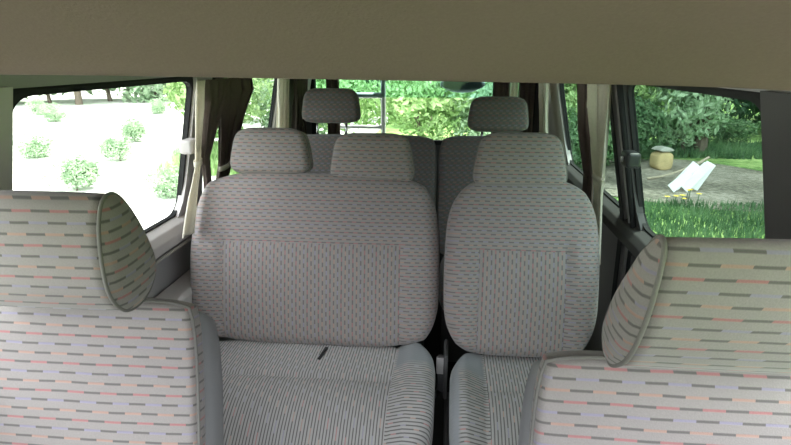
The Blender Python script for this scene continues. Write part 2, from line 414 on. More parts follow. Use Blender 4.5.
# lower side shelf (wheel-arch armrest) on the left, door panel on the right
bm = bmesh.new()
pts = [(-0.79,0.665),(-0.712,0.66),(-0.705,0.645),(-0.71,0.60),(-0.735,0.52),(-0.745,0.02),(-0.79,0.02)]
for y in (1.02, 1.98): pass
vr = [[bm.verts.new((x, y, z)) for x, z in pts] for y in (1.02, 2.35)]
for i in range(len(pts)): bm.faces.new((vr[0][i], vr[0][(i+1)%len(pts)], vr[1][(i+1)%len(pts)], vr[1][i]))
bm.faces.new(vr[0]); bm.faces.new(vr[1][::-1])
tag(from_bm('armrest_shelf', bm, M['trim_light'], None, False, 0.006), 'grey moulded armrest shelf along the left wall below the window', 'armrest')
bm = bmesh.new()
box(bm, 0.762, 0.798, 1.08, 1.84, 0.04, 0.80); d1 = struct('door_1', bm, M['trim_dark'], bevel=0.012)
bm = bmesh.new(); box(bm, 0.725, 0.762, 1.30, 1.72, 0.60, 0.65); from_bm('door_armrest', bm, M['trim_mid'], d1, False, 0.012)

# ------------------------------------------------------------ seats
def rotx(a): return Matrix.Rotation(a, 4, 'X')
def second_row_back(root, hw, hh, phw, seamz, mat, loc, rec, cut=0.040, shell_mat='vinyl_dark'):
    def shape(x, y, z):
        t = max(0, z) / hh
        k = 1 - 0.055*t**1.4
        return (x*k, y + 0.012*(z/hh)**2, z)
    sl = seamz
    def groove(x, z):
        g = gr(z - sl, 0.006, 0.005)
        if z < sl: g += gr(abs(x) - phw, 0.005, 0.005)
        return g
    def bulge(x, z):   # side bolsters a little proud
        t = min(1, max(0, (abs(x) - phw)/0.03)); return 0.012*t*(1 - min(1, max(0, (z - sl)/0.10)))
    bm = pad(hw, hh, 0.13, 0.045, cut, 5, 0.02, groove, shape, 72, 54, bulge=bulge)
    b = from_bm('backrest', bm, mat, root); b.location = loc; b.rotation_euler = (rec, 0, 0)
    bm = bmesh.new(); tube(bm, outline(hw-0.001, hh-0.001, 0.018, cut, 5, shape), 0.0035, 6, True)
    p = from_bm('piping', bm, M['piping'], b)
    bm = pad(hw-0.008, hh-0.01, 0.035, 0.015, cut, 5, 0.0, None, shape, 24, 18)
    s_ = from_bm('back_shell', bm, M[shell_mat], b); s_.location = (0, 0.062, 0)
    return b
def headrest(root, hwb, hwt, hh, dep, mat, loc, rec, posts=0.0, name='headrest', side=None):
    def shape(x, y, z):
        t = (z/hh + 1)/2; k = (hwb + (hwt-hwb)*t**1.4)/hwb
        return (x*k, y*(0.75 + 0.25*(1-t)) + 0.0*z, z)
    bm = pad(hwb, hh, dep, 0.024, 0.014, 6, 0.010, None, shape, 44, 32)
    h = from_bm(name, bm, mat, root); h.location = loc; h.rotation_euler = (rec, 0, 0)
    bm = bmesh.new(); tube(bm, outline(hwb, hh, -dep/2+0.022, 0.014, 6, shape), 0.0028, 6, True)
    from_bm('piping', bm, M['piping'], h)
    if posts:
        for sx in (-1, 1):
            bm = bmesh.new(); tube(bm, [(sx*hwb*0.5, 0, -hh+0.02), (sx*hwb*0.5, 0, -hh-posts-0.03)], 0.006, 10)
            from_bm('post', bm, M['chrome'], h)
    return h

F_bench = fabric('bench_back_moquette', panel=(-0.302, 0.302, -1, 0.058), sp=0.0116, vsp=0.0128, per=0.031, fade=0.72, lw=0.15)
F_single = fabric('single_back_moquette', panel=(-0.135, 0.135, -1, 0.060), sp=0.0116, vsp=0.0128, per=0.031, fade=0.72, lw=0.15)
F_plain = fabric('moquette_rows', sp=0.0116, per=0.031, fade=0.72, lw=0.15)
F_shaded = fabric('moquette_rows_shaded', base=(0.15, 0.139, 0.133), fade=0.6, sp=0.0116, per=0.031, lw=0.15)  # same moquette as the other rows, cabin shade darkened into its base
F_front = fabric('moquette_front_row', sp=0.0175, per=0.063, lw=0.11, fade=0.85)
F_side = fabric('moquette_headrest_side', H=((0, -0.22, 1.0),(0, 1, 0)), sp=0.0165, per=0.055, lw=0.13, fade=0.85)
F_sideL = fabric('moquette_headrest_side_left', H=((0, -0.05, 1.0),(0, 1, 0)), sp=0.0165, per=0.055, lw=0.13, fade=0.85)
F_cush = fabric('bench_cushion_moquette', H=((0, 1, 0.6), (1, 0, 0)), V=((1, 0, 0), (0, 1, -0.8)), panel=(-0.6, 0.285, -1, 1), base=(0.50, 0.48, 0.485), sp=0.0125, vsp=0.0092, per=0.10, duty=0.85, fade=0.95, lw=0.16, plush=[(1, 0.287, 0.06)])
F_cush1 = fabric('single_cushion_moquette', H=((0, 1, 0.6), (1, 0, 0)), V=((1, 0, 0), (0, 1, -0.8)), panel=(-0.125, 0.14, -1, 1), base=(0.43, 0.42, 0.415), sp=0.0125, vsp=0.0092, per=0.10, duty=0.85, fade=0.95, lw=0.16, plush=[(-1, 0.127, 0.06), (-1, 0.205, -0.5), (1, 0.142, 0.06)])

REC = -math.radians(14)
def seat_cushion(root, hw, hd, thick, mat, loc, groove=None, bulge=None, cut=0.03):
    """pad turned to lie flat: local x stays, pad z -> y, pad front (-y) -> up"""
    def shape(x, y, z):
        up = -y; Y = z
        f = max(0, (-z - hd*0.10) / hd)             # front half rolls down
        up -= 0.15*f**2.0
        return (x, Y, up)
    bm = pad(hw, hd, thick, 0.04, cut, 5, 0.008, groove, shape, 64, 44, bulge=bulge)
    c = from_bm('seat_cushion', bm, mat, root); c.location = loc; return c

# --- second row bench (left)
bench = thing('bench_seat', (-0.285, 1.60, 0.0), 'wide two-person bench seat with patterned grey fabric, beside the left wall, middle row', 'seat', None)
second_row_back(bench, 0.430, 0.298, 0.302, 0.058, F_bench, (-0.010, 0.235, 0.747), REC)
headrest(bench, 0.144, 0.118, 0.078, 0.095, F_plain, (-0.167, 0.318, 1.106), REC*0.6, 0.04)
headrest(bench, 0.146, 0.122, 0.085, 0.095, F_plain, (0.185, 0.318, 1.085), REC*0.6, 0.0)
def g_b(x, z): return gr(abs(x-0.285), 0.006, 0.006) + gr(z-0.012, 0.009, 0.010)*(1 if x < 0.285 else 0)
def b_b(x, z): return 0.030*min(1, max(0, (x-0.285)/0.05))
seat_cushion(bench, 0.418, 0.27, 0.13, F_cush, (0, -0.085, 0.40), g_b, b_b, 0.05)
bm = bmesh.new(); box(bm, -0.40, 0.40, -0.32, 0.14, 0.26, 0.335); from_bm('seat_base', bm, M['vinyl_dark'], bench, False, 0.01)
for sx in (-0.33, 0.33):
    bm = bmesh.new(); box(bm, sx-0.025, sx+0.025, -0.30, 0.12, 0.001, 0.26); from_bm('leg', bm, M['black'], bench, False, 0.004)
bm = bmesh.new(); hexa(bm, [(0.034,0.030,0.452),(0.043,0.030,0.452),(0.052,0.105,0.452),(0.043,0.105,0.452),(0.034,0.030,0.4765),(0.043,0.030,0.4765),(0.052,0.105,0.4785),(0.043,0.105,0.4785)])
tag(from_bm('buckle_slot', bm, M['black'], bench, False), 'short black slit in the bench cushion')

# --- second row single (right)
single = thing('single_seat', (0.404, 1.56, 0.0), 'narrow single seat with patterned grey fabric, right of the gap in the middle row', 'seat', None)
second_row_back(single, 0.244, 0.289, 0.135, 0.060, F_single, (-0.008, 0.215, 0.760), REC, 0.042)
headrest(single, 0.152, 0.122, 0.088, 0.10, F_plain, (-0.02, 0.292, 1.098), REC*0.6, 0.0)
def g_s(x, z): return gr(abs(x-0.007)-0.138, 0.006, 0.007) + gr(z-0.02, 0.007, 0.008)*(1 if abs(x) < 0.14 else 0)
def b_s(x, z): return 0.035*min(1, max(0, (abs(x)-0.14)/0.05))*(0.35+0.65*min(1, max(0, (0.16-z)/0.12)))
seat_cushion(single, 0.236, 0.27, 0.12, F_cush1, (0.010, -0.080, 0.412), g_s, b_s, 0.05)
bm = bmesh.new(); box(bm, -0.24, 0.24, -0.32, 0.14, 0.26, 0.335); from_bm('seat_base', bm, M['vinyl_dark'], single, False, 0.01)
for sx in (-0.19, 0.19):
    bm = bmesh.new(); box(bm, sx-0.025, sx+0.025, -0.30, 0.12, 0.001, 0.26); from_bm('leg', bm, M['black'], single, False, 0.004)
bm = bmesh.new(); tube(bm, smoothpts([(-0.262,0.10,0.36),(-0.272,0.06,0.37),(-0.275,0.00,0.40),(-0.278,-0.02,0.43)]), [0.008]*14, 8)
from_bm('recline_lever', bm, M['black'], single)
bm = bmesh.new(); box(bm, -0.246, -0.232, 0.08, 0.20, 0.34, 0.50); from_bm('hinge_cover', bm, M['vinyl_dark'], single, False, 0.008)

# --- third row
third = thing('rear_bench_seat', (-0.275, 2.80, 0.0), 'shaded rear bench seat behind the left bench, raised shade-darkened headrest on two posts', 'seat')
def third_back(root, hw, hh, loc):
    bm = pad(hw, hh, 0.13, 0.035, 0.02, 7, 0.012, lambda x, z: 0, lambda x, y, z: (x, y, z), 40, 30)
    b = from_bm('backrest', bm, F_shaded, root); b.location = loc; b.rotation_euler = (REC*0.8, 0, 0)
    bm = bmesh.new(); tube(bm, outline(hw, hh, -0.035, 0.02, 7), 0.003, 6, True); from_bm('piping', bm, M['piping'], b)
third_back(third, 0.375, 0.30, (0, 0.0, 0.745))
headrest(third, 0.148, 0.128, 0.083, 0.09, F_shaded, (-0.155, 0.055, 1.185), REC*0.5, 0.06)
bm = pad(0.36, 0.25, 0.12, 0.04, 0.02, 5, 0.01, None, lambda x, y, z: (x, z, -y), 24, 20); c = from_bm('seat_cushion', bm, F_shaded, third); c.location = (0, -0.29, 0.41)
bm = bmesh.new(); box(bm, -0.34, 0.34, -0.5, 0.03, 0.10, 0.35); from_bm('seat_base', bm, M['vinyl_dark'], third, False, 0.01)
bm = bmesh.new(); box(bm, -0.10, 0.10, -0.075, -0.055, 0.80, 0.99)
third1 = thing('rear_single_seat', (0.365, 2.80, 0.0), 'shaded rear single seat behind the right middle-row seat, raised shade-darkened headrest', 'seat')
bm.free()
third_back(third1, 0.255, 0.30, (0, 0.0, 0.745))
headrest(third1, 0.148, 0.128, 0.083, 0.09, F_shaded, (0.028, 0.055, 1.150), REC*0.5, 0.05)
bm = pad(0.24, 0.25, 0.12, 0.04, 0.02, 5, 0.01, None, lambda x, y, z: (x, z, -y), 20, 20); c = from_bm('seat_cushion', bm, F_shaded, third1); c.location = (0, -0.29, 0.41)
bm = bmesh.new(); box(bm, -0.22, 0.22, -0.5, 0.03, 0.10, 0.35); from_bm('seat_base', bm, M['vinyl_dark'], third1, False, 0.01)

# --- front row
def front_seat(root, inner, yf, ztop, rec, hr_in, hr_front, hr_prof, s, sidemat, pitch=0.0):
    """s=-1 left, +1 right; inner = |x| of the inner face"""
    hw = 0.245; hh = 0.31; cx = s*(inner + hw) - root.location.x
    b = bpy.data.objects.new('tmp', None)
    # patterned face pad
    def shape(x, y, z):
        k = 1 - 0.03*max(0, z/hh)**2
        return (s*hw + (x - s*hw)*1.0 if False else x*k, y, z)
    def groove(x, z): return 0.0
    bm = pad(hw, hh, 0.05, 0.012, 0.010, 9, 0.012, groove, shape, 60, 60)
    face = from_bm('backrest', bm, F_front, root)
    R = rotx(rec); off = R @ Vector((0, 0, -hh)) ; off.x = 0
    base = Vector((cx, yf + 0.025 - root.location.y, ztop)) + R.to_3x3() @ Vector((0, 0, -hh))
    face.location = base; face.rotation_euler = (rec, 0, 0)
    bm = bmesh.new(); tube(bm, outline(hw, hh, -0.014, 0.010, 9, shape), 0.0036, 8, True); from_bm('piping', bm, M['piping'], face)
    # grey vinyl rear shell, bulging past the face
    def shp(x, y, z):
        k = (1 - 0.03*max(0, z/hh)**2); 
        bul = 0.006*math.cos(min(1, abs(y)/0.055)*PI/2)
        return (x*k + math.copysign(bul, x)*(abs(x)/hw)**4, y, z - 0.055*max(0, (y+0.05)/0.11)*min(1, max(0, (z-0.1)/0.1)))
    bm = pad(hw-0.001, hh-0.004, 0.12, 0.04, 0.012, 8, 0.0, None, shp, 48, 48)
    sh = from_bm('back_shell', bm, M['vinyl'], face); sh.location = (0, 0.070, -0.004); tag(sh, 'plain grey vinyl side and back')
    # headrest: lens-shaped side profile swept across, with separate end panels and piping
    xs = [s*hr_in, s*(hr_in + 0.27)]
    prof = smoothpts([(0, y, z) for y, z in hr_prof['front'] + hr_prof['back']], 3, True)
    n = len(prof); o = Vector((root.location.x, root.location.y, root.location.z))
    cyy = sum(p.y for p in prof)/n; czz = sum(p.z for p in prof)/n
    bm = bmesh.new(); NS = 14; rings = []
    for q in range(NS+1):
        t = q/NS; x = xs[0] + (xs[1]-xs[0])*t; e = 1 + 0.05*math.sin(PI*t)
        rings.append([bm.verts.new((x - o.x, cyy + (p.y-cyy)*e - o.y, czz + (p.z-czz)*(1+0.02*math.sin(PI*t)))) for p in prof])
    for q in range(NS):
        for i in range(n): bm.faces.new((rings[q][i], rings[q][(i+1)%n], rings[q+1][(i+1)%n], rings[q+1][i]))
    bm.faces.new(rings[0]); bm.faces.new(rings[-1][::-1])
    hr = from_bm('headrest', bm, F_front, root, True)
    for x, sg in ((xs[0], -s), (xs[1], s)):
        bm = bmesh.new(); prev = None
        for lv in range(9):
            t = 1 - lv/8; bul = 0.018*math.sqrt(max(0, 1-t*t)) + 0.001
            if lv == 8:
                c = bm.verts.new((x - o.x + sg*bul, cyy-o.y, czz))
                for i in range(n): bm.faces.new((prev[i], prev[(i+1)%n], c))
            else:
                rg = [bm.verts.new((x - o.x + sg*bul, cyy+(p.y-cyy)*t-o.y, czz+(p.z-czz)*t)) for p in prof]
                if prev:
                    for i in range(n): bm.faces.new((prev[i], prev[(i+1)%n], rg[(i+1)%n], rg[i]))
                prev = rg
        sp_ = from_bm('side_panel', bm, sidemat, hr)
        bm = bmesh.new(); tube(bm, [(x - o.x, p.y-o.y, p.z) for p in prof], 0.0032, 8, True); from_bm('piping', bm, M['piping'], hr)
    for dx in (0.07, 0.20):
        bm = bmesh.new(); tube(bm, [(s*(hr_in+dx)-o.x, cyy-o.y, czz-0.05), (s*(hr_in+dx)-o.x, yf+0.085-o.y, ztop-0.06)], 0.006, 8); from_bm('post', bm, M['chrome'], hr)
    # cushion + base below
    bm = pad(0.235, 0.24, 0.13, 0.04, 0.02, 6, 0.01, None, lambda x, y, z: (x, z, -y), 24, 20)
    c = from_bm('seat_cushion', bm, F_front, root); c.location = (cx, yf - 0.33 - root.location.y, 0.345)
    bm = bmesh.new(); box(bm, cx-0.22, cx+0.22, -0.19-0.3, 0.17-0.25, 0.001, 0.275); from_bm('seat_base', bm, M['black'], root, False, 0.01)
    bpy.data.objects.remove(b)

fl = thing('front_seat', (-0.53, 0.85, 0.0), 'front row seat nearest on the left, upright headrest, backrest with red and black dashes', 'seat')
front_seat(fl, 0.288, 0.90, 0.99, -math.radians(12), 0.375, 0.81,
    dict(front=[(0.805,1.030),(0.785,1.07),(0.785,1.15),(0.80,1.200),(0.825,1.216)], back=[(0.855,1.205),(0.895,1.155),(0.93,1.09),(0.94,1.045),(0.90,1.008),(0.84,1.004)]), -1, F_sideL)
fr = thing('front_seat', (0.54, 0.75, 0.0), 'front row seat nearest on the right, with its headrest tilted forward', 'seat')
front_seat(fr, 0.290, 0.755, 0.998, -math.radians(7), 0.385, 0.70,
    dict(front=[(0.700,1.024),(0.655,1.06),(0.615,1.13),(0.595,1.20),(0.592,1.232)], back=[(0.615,1.236),(0.658,1.19),(0.712,1.13),(0.755,1.06),(0.757,1.03),(0.730,1.010)]), 1, F_side)

# ------------------------------------------------------------ seat belts, guides, buckles
def belt_guide(name, s, y, z, mat, label, bmat):
    t = thing(name, (s*(wx(z)-0.03), y, z), label, 'belt guide')
    bm = bmesh.new(); box(bm, -0.022, 0.022, -0.038, 0.038, -0.024, 0.024); from_bm('housing', bm, mat, t, True, 0.010)
    bm = bmesh.new(); tube(bm, [(-s*0.024, 0, 0), (-s*0.030, 0, 0)], 0.010, 12); from_bm('bolt_cap', bm, bmat, t)
belt_guide('belt_guide', -1, 1.855, 1.13, M['trim_light'], 'pale grey seat belt guide box on the left pillar at the window edge', M['trim_mid'])
belt_guide('belt_guide', 1, 1.815, 1.115, M['black'], 'black seat belt guide box on the dark right pillar', M['trim_mid'])
def strap(s, pts, mat, label, wd=0.022):
    bm = bmesh.new(); A = []; 
    for (x, y, z) in pts:
        A.append([bm.verts.new((x, y-wd, z)), bm.verts.new((x, y+wd, z)), bm.verts.new((x+s*0.0015, y+wd, z)), bm.verts.new((x+s*0.0015, y-wd, z))])
    for i in range(len(A)-1):
        for k in range(4): bm.faces.new((A[i][k], A[i][(k+1)%4], A[i+1][(k+1)%4], A[i+1][k]))
    bm.faces.new(A[0]); bm.faces.new(A[-1][::-1])
    return tag(from_bm('seat_belt', bm, mat, None, False), label, 'seat belt')
strap(-1, [(-wx(z)+0.030, 1.95, z) for z in (0.90, 1.0, 1.10, 1.2, 1.335)], M['belt_light'], 'light grey seat belt strap running up the left pillar', 0.018)
strap(1, [(wx(z)-0.028, 2.0, z) for z in (0.30, 0.5, 0.75, 0.88, 1.0, 1.10, 1.2, 1.335)], M['belt'], 'dark seat belt strap running up the right pillar')
def buckle(loc, label, rot, mat):
    t = thing('belt_buckle', loc, label, 'buckle', None, rot)
    bm = bmesh.new(); box(bm, -0.012, 0.012, -0.012, 0.012, 0.0, 0.06); from_bm('stalk', bm, M['black'], t, False, 0.003)
    bm = bmesh.new(); box(bm, -0.016, 0.016, -0.014, 0.014, 0.06, 0.115); from_bm('buckle_body', bm, mat, t, False, 0.005)
    bm = bmesh.new(); box(bm, -0.010, 0.010, -0.010, 0.010, 0.113, 0.120); from_bm('release_button', bm, M['trim_dark'], t, False, 0.002)
buckle((0.150, 1.66, 0.36), 'grey seat belt buckle standing in the gap between the middle row seats', (-0.2, 0.0, 0), M['trim_mid'])

# ------------------------------------------------------------ curtains
def curtain(name, sections, mat, label, n=4, amp=0.012, phase=0.0, tie=None, group=None, rows=26, cols=64, thick=0.0015, hem=0.0):
    """sections: list of (z, x, y_centre, half_width_y, fold_amp, x_skew) from top to bottom; cloth hangs roughly in a y-z sheet"""
    t = thing(name, (sections[0][1], sections[0][2], sections[-1][0]), label, 'curtain', group)
    o = Vector(t.location); bm = bmesh.new(); G = []
    def samp(f):
        q = f*(len(sections)-1); i = min(int(q), len(sections)-2); u = q-i; u = u*u*(3-2*u)
        a, b = sections[i], sections[i+1]; return [a[k]*(1-u)+b[k]*u for k in range(6)]
    for r in range(rows+1):
        z, x, y, hwid, am, sk = samp(r/rows); row = []
        for c in range(cols+1):
            q = 2*c/cols-1
            fold = math.sin(q*PI*n + phase + 0.5*math.sin(r*0.35)) + 0.35*math.sin(q*PI*n*2.3+1.3)
            row.append(bm.verts.new((x + am*fold + sk*q - o.x, y + hwid*(q + 0.10*math.sin(q*PI*n*2+phase)) - o.y, z - o.z - (hem*q if r == rows else 0))))
        G.append(row)
    for r in range(rows):
        for c in range(cols): bm.faces.new((G[r][c], G[r][c+1], G[r+1][c+1], G[r+1][c]))
    cl = from_bm('cloth', bm, mat, t); md = cl.modifiers.new('solid', 'SOLIDIFY'); md.thickness = thick
    if tie:
        z, x, y, hwid, dx = tie; bm = bmesh.new()
        ring = [(x + dx*math.cos(a) - o.x, y + hwid*math.sin(a) - o.y, z + 0.004*math.sin(a) - o.z) for a in [2*PI*k/24 for k in range(24)]]
        A = [bm.verts.new((p[0], p[1], p[2]-0.009)) for p in ring]; B = [bm.verts.new((p[0], p[1], p[2]+0.009)) for p in ring]
        for i in range(24): bm.faces.new((A[i], A[(i+1)%24], B[(i+1)%24], B[i]))
        tb = from_bm('tieback', bm, M['curtain'], t); md = tb.modifiers.new('solid', 'SOLIDIFY'); md.thickness = 0.003
    return t
# (z, x, y, half width, fold amplitude, skew in x across the width)
curtain('curtain', [(1.345,-0.672,1.893,0.030,0.006,0.006),(1.25,-0.676,1.875,0.030,0.006,0.006),(1.12,-0.680,1.835,0.018,0.005,0.004),(1.07,-0.680,1.822,0.016,0.004,0.004),(0.98,-0.682,1.775,0.030,0.006,0.006),(0.86,-0.684,1.715,0.042,0.008,0.008)],
        M['curtain'], 'sunlit pale curtain hanging tied on the left pillar in front of the belt strap', 1.5, tie=(1.08,-0.680,1.825,0.024,0.012))
curtain('curtain', [(1.345,-0.660,1.965,0.055,0.012,0.022),(1.27,-0.662,1.950,0.036,0.012,0.016),(1.17,-0.668,1.90,0.020,0.010,0.010),(1.09,-0.672,1.865,0.014,0.006,0.004),(0.80,-0.676,1.868,0.014,0.005,0.004)],
        M['curtain_shaded'], 'shade-darkened bunched curtain just behind the pale curtain on the left pillar', 2.5)
curtain('curtain', [(1.345,-0.655,2.155,0.115,0.012,0.035),(1.295,-0.658,2.165,0.125,0.012,0.035),(1.20,-0.666,2.12,0.075,0.012,0.022),(1.05,-0.675,2.05,0.045,0.008,0.010),(0.99,-0.678,2.015,0.040,0.008,0.008),(0.80,-0.68,2.01,0.045,0.008,0.010)],
        M['curtain_shaded'], 'shade-darkened curtain flaring at the top across the left rear side window', 3.5, tie=(1.03,-0.675,2.03,0.045,0.015))
curtain('curtain', [(1.345,-0.664,2.85,0.10,0.010,0.0),(1.2,-0.675,2.85,0.10,0.010,0.0),(1.0,-0.69,2.85,0.10,0.010,0.0),(0.80,-0.70,2.85,0.10,0.010,0.0)],
        M['curtain'], 'pale curtain hanging straight at the far end of the left rear side window', 3.5)
curtain('curtain', [(1.345,-0.664,3.20,0.15,0.012,0.0),(1.2,-0.675,3.20,0.15,0.012,0.0),(1.0,-0.69,3.2,0.15,0.012,0.0),(0.80,-0.70,3.2,0.15,0.012,0.0)],
        M['curtain_shaded'], 'shade-darkened curtain gathered over the left tail corner of the van', 4)
curtain('curtain', [(1.345,0.655,2.035,0.105,0.012,-0.016),(1.25,0.660,2.025,0.095,0.012,-0.014),(1.15,0.665,2.00,0.080,0.010,-0.010),(1.03,0.668,1.965,0.055,0.007,-0.006),(0.97,0.668,1.945,0.045,0.006,0.0),(0.75,0.668,1.88,0.042,0.005,0.0)],
        M['curtain'], 'beige curtain tied back on the right wall beside the dark pillar', 2.5, tie=(1.03,0.668,1.965,0.060,0.016))
curtain('curtain', [(1.345,0.655,2.235,0.075,0.010,-0.014),(1.15,0.665,2.20,0.070,0.010,-0.012),(1.0,0.672,2.12,0.045,0.007,-0.008),(0.80,0.675,2.10,0.045,0.007,-0.008)],
        M['curtain_shaded'], 'shade-darkened curtain fold behind the beige curtain on the right wall', 2.5)
curtain('curtain', [(1.345,0.655,3.22,0.13,0.012,0.0),(1.2,0.665,3.22,0.13,0.012,0.0),(1.0,0.68,3.22,0.13,0.012,0.0),(0.80,0.69,3.22,0.13,0.012,0.0)],
        M['curtain'], 'pale curtain hanging over the right tail corner pillar', 2.5)
def rear_curtain(x0, x1, mat, label, n=3, y=3.565):
    t = thing('curtain', ((x0+x1)/2, y, 0.92), label, 'curtain'); bm = bmesh.new(); G = []
    for r in range(13):
        z = 0.93 + (1.365-0.93)*r/12; row = []
        for c in range(41):
            q = c/40; row.append(bm.verts.new((x0 + (x1-x0)*q - (x0+x1)/2, 0.010*math.sin(q*2*PI*n + 0.3*math.sin(r*0.5)), z-0.92)))
        G.append(row)
    for r in range(12):
        for c in range(40): bm.faces.new((G[r][c], G[r][c+1], G[r+1][c+1], G[r+1][c]))
    cl = from_bm('cloth', bm, mat, t); md = cl.modifiers.new('solid', 'SOLIDIFY'); md.thickness = 0.0015
rear_curtain(0.415, 0.515, M['curtain_shaded'], 'narrow shade-darkened curtain at the right side of the rear window')
rear_curtain(0.518, 0.565, M['curtain'], 'thin pale curtain strip right of the dark rear window curtain', 2)
rear_curtain(0.568, 0.665, M['curtain_shaded'], 'shade-darkened curtain in the right corner of the rear window')
rear_curtain(-0.605, -0.525, M['curtain_shaded'], 'narrow shade-darkened curtain strip near the left end of the rear window', 2)

# ------------------------------------------------------------ outside the rear window: ladder and mirror
t = thing('rear_ladder', (-0.44, 3.76, 0.4), 'pale tubular ladder on the back door seen through the rear window', 'ladder')
for x in (-0.606, -0.274):
    bm = bmesh.new(); tube(bm, smoothpts([(x+0.44, -0.09, 0.0), (x+0.44, 0, 0.05), (x+0.44, 0, 1.05), (x+0.44, -0.03, 1.2)], 2), 0.016, 10); from_bm('upright', bm, M['ladder'], t)
for z in (0.68, 0.975, 1.18, ):
    bm = bmesh.new(); tube(bm, [(-0.166, 0, z-0.4), (0.166, 0, z-0.4)], 0.019 if z > 1.1 else 0.013, 10); from_bm('rung', bm, M['ladder'], t)
bm = bmesh.new(); tube(bm, [(0.166, -0.02, 0.905), (0.166, 0.04, 0.905)], 0.026, 14); from_bm('knob', bm, M['mirror'], t)
t = thing('rear_mirror', (0.235, 3.80, 1.25), 'dark rounded rear-view mirror hanging outside the back window', 'mirror')
bm = pad(0.145, 0.052, 0.07, 0.03, 0.03, 3, 0.01, None, None, 30, 20); from_bm('housing', bm, M['mirror'], t)
bm = bmesh.new(); tube(bm, smoothpts([(0, 0, 0.05), (0, 0, 0.16), (0, -0.13, 0.22)], 2), 0.012, 8); from_bm('bracket', bm, M['mirror'], t)

# ------------------------------------------------------------ outdoors
def ground_mat(name, cols, sc=0.5, sc2=6.0):
    m, nt, b = new_mat(name); k = NB(nt); P = k.obj()
    n = k.noise(P, sc, 4); n2 = k.noise(P, sc2, 4)
    f = k.m('MULTIPLY_ADD', k.m('SUBTRACT', k.m('ADD', n, k.m('MULTIPLY', n2, 0.8)), 0.9), 2.5, 0.5)
    r = nt.nodes.new('ShaderNodeValToRGB'); nt.links.new(f, r.inputs[0])
    e = r.color_ramp.elements; e[0].position = 0.1; e[0].color = cols[0] + (1,); e[1].position = 0.9; e[1].color = cols[-1] + (1,)
    for i, c in enumerate(cols[1:-1]): q = e.new(0.1 + 0.8*(i+1)/(len(cols)-1)); q.color = c + (1,)
    nt.links.new(r.outputs[0], b.inputs['Base Color']); b.inputs['Roughness'].default_value = 0.95
    k.bump(n2, b, 0.6, 0.05); return m
M['grass'] = ground_mat('meadow_grass', [(0.10,0.20,0.05), (0.22,0.36,0.10), (0.34,0.46,0.17)], 0.6, 9)
M['pale'] = ground_mat('pale_gravel', [(0.60,0.66,0.55), (0.80,0.80,0.76), (0.85,0.84,0.82)], 0.35, 7)
M['dirt'] = ground_mat('brown_dirt', [(0.16,0.15,0.12), (0.30,0.27,0.22), (0.42,0.38,0.33)], 1.2, 12)
GZ = -0.6
M['bounce_ground'] = ground_mat('grey_bounce_ground', [(0.26,0.25,0.235), (0.36,0.345,0.32), (0.44,0.42,0.39)], 0.8, 14)
def blob(name, cx, cy, rx, ry, z, mat, seed, kind='structure', n=72):
    bm = bmesh.new(); c = bm.verts.new((cx, cy, z)); r = []
    for i in range(n):
        a = 2*PI*i/n; k = 1 + 0.10*noise.noise(Vector((math.cos(a)*1.5+seed, math.sin(a)*1.5, seed)))
        r.append(bm.verts.new((cx+rx*k*math.cos(a), cy+ry*k*math.sin(a), z)))
    for i in range(n): bm.faces.new((c, r[i], r[(i+1)%n]))
    bmesh.ops.recalc_face_normals(bm, faces=bm.faces)
    o = from_bm(name, bm, mat, None, False); o['kind'] = kind; return o
bm = bmesh.new(); g = 90
vs = [bm.verts.new(p) for p in ((-g,-g,GZ),(g,-g,GZ),(g,g,GZ),(-g,g,GZ))]; bm.faces.new(vs); o = from_bm('ground', bm, M['grass'], None, False); o['kind'] = 'structure'
blob('gravel_yard', -22.5, 12, 21.5, 40, GZ+0.01, M['pale'], 3)
blob('van_bounce_ground', -0.2, 1.0, 3.4, 6.2, GZ+0.014, M['bounce_ground'], 5)  # unseen grey ground added to keep green bounce out of the cabin
blob('dirt_patch', 4.1, 10.0, 1.9, 2.1, GZ+0.012, M['dirt'], 8)

# foliage
def leaf_blob(rad, count, size, seed, squash=(1,1,1), lumps=7):
    rnd = random.Random(seed); bm = bmesh.new(); cs = []
    for i in range(lumps):
        a = rnd.random()*2*PI; rr = rad*0.55*math.sqrt(rnd.random())
        cs.append((Vector((rr*math.cos(a), rr*math.sin(a), rad*rnd.uniform(-0.35, 0.5))), rad*rnd.uniform(0.38, 0.62)))
    for i in range(count):
        c, r = rnd.choice(cs)
        d = Vector((rnd.gauss(0,1), rnd.gauss(0,1), rnd.gauss(0,1))).normalized()
        p = c + d*r*rnd.uniform(0.72, 1.05); p = Vector((p.x*squash[0], p.y*squash[1], p.z*squash[2]))
        nrm = (d + Vector((rnd.gauss(0,.5), rnd.gauss(0,.5), rnd.gauss(0,.5)))).normalized()
        t1 = nrm.orthogonal().normalized(); t1 = Matrix.Rotation(rnd.random()*2*PI, 3, nrm) @ t1; t2 = nrm.cross(t1)
        L = size*rnd.uniform(0.6, 1.3); W = L*0.45
        v = [bm.verts.new(p - t1*L*0.5), bm.verts.new(p + t2*W*0.5 + nrm*L*0.08), bm.verts.new(p + t1*L*0.5), bm.verts.new(p - t2*W*0.5 + nrm*L*0.08)]
        bm.faces.new(v)
    me = bpy.data.meshes.new('foliage'); bm.to_mesh(me); bm.free(); return me
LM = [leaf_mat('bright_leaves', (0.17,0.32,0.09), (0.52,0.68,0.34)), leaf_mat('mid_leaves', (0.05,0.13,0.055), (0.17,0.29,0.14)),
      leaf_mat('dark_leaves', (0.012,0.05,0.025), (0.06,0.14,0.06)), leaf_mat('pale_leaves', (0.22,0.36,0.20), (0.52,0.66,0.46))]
BL = []
for k in range(4):
    for v in range(2):
        me = leaf_blob(1.5, 2600, 0.20, 10*k+v, (1, 1, 0.85)); me.materials.append(LM[k]); BL.append(me)
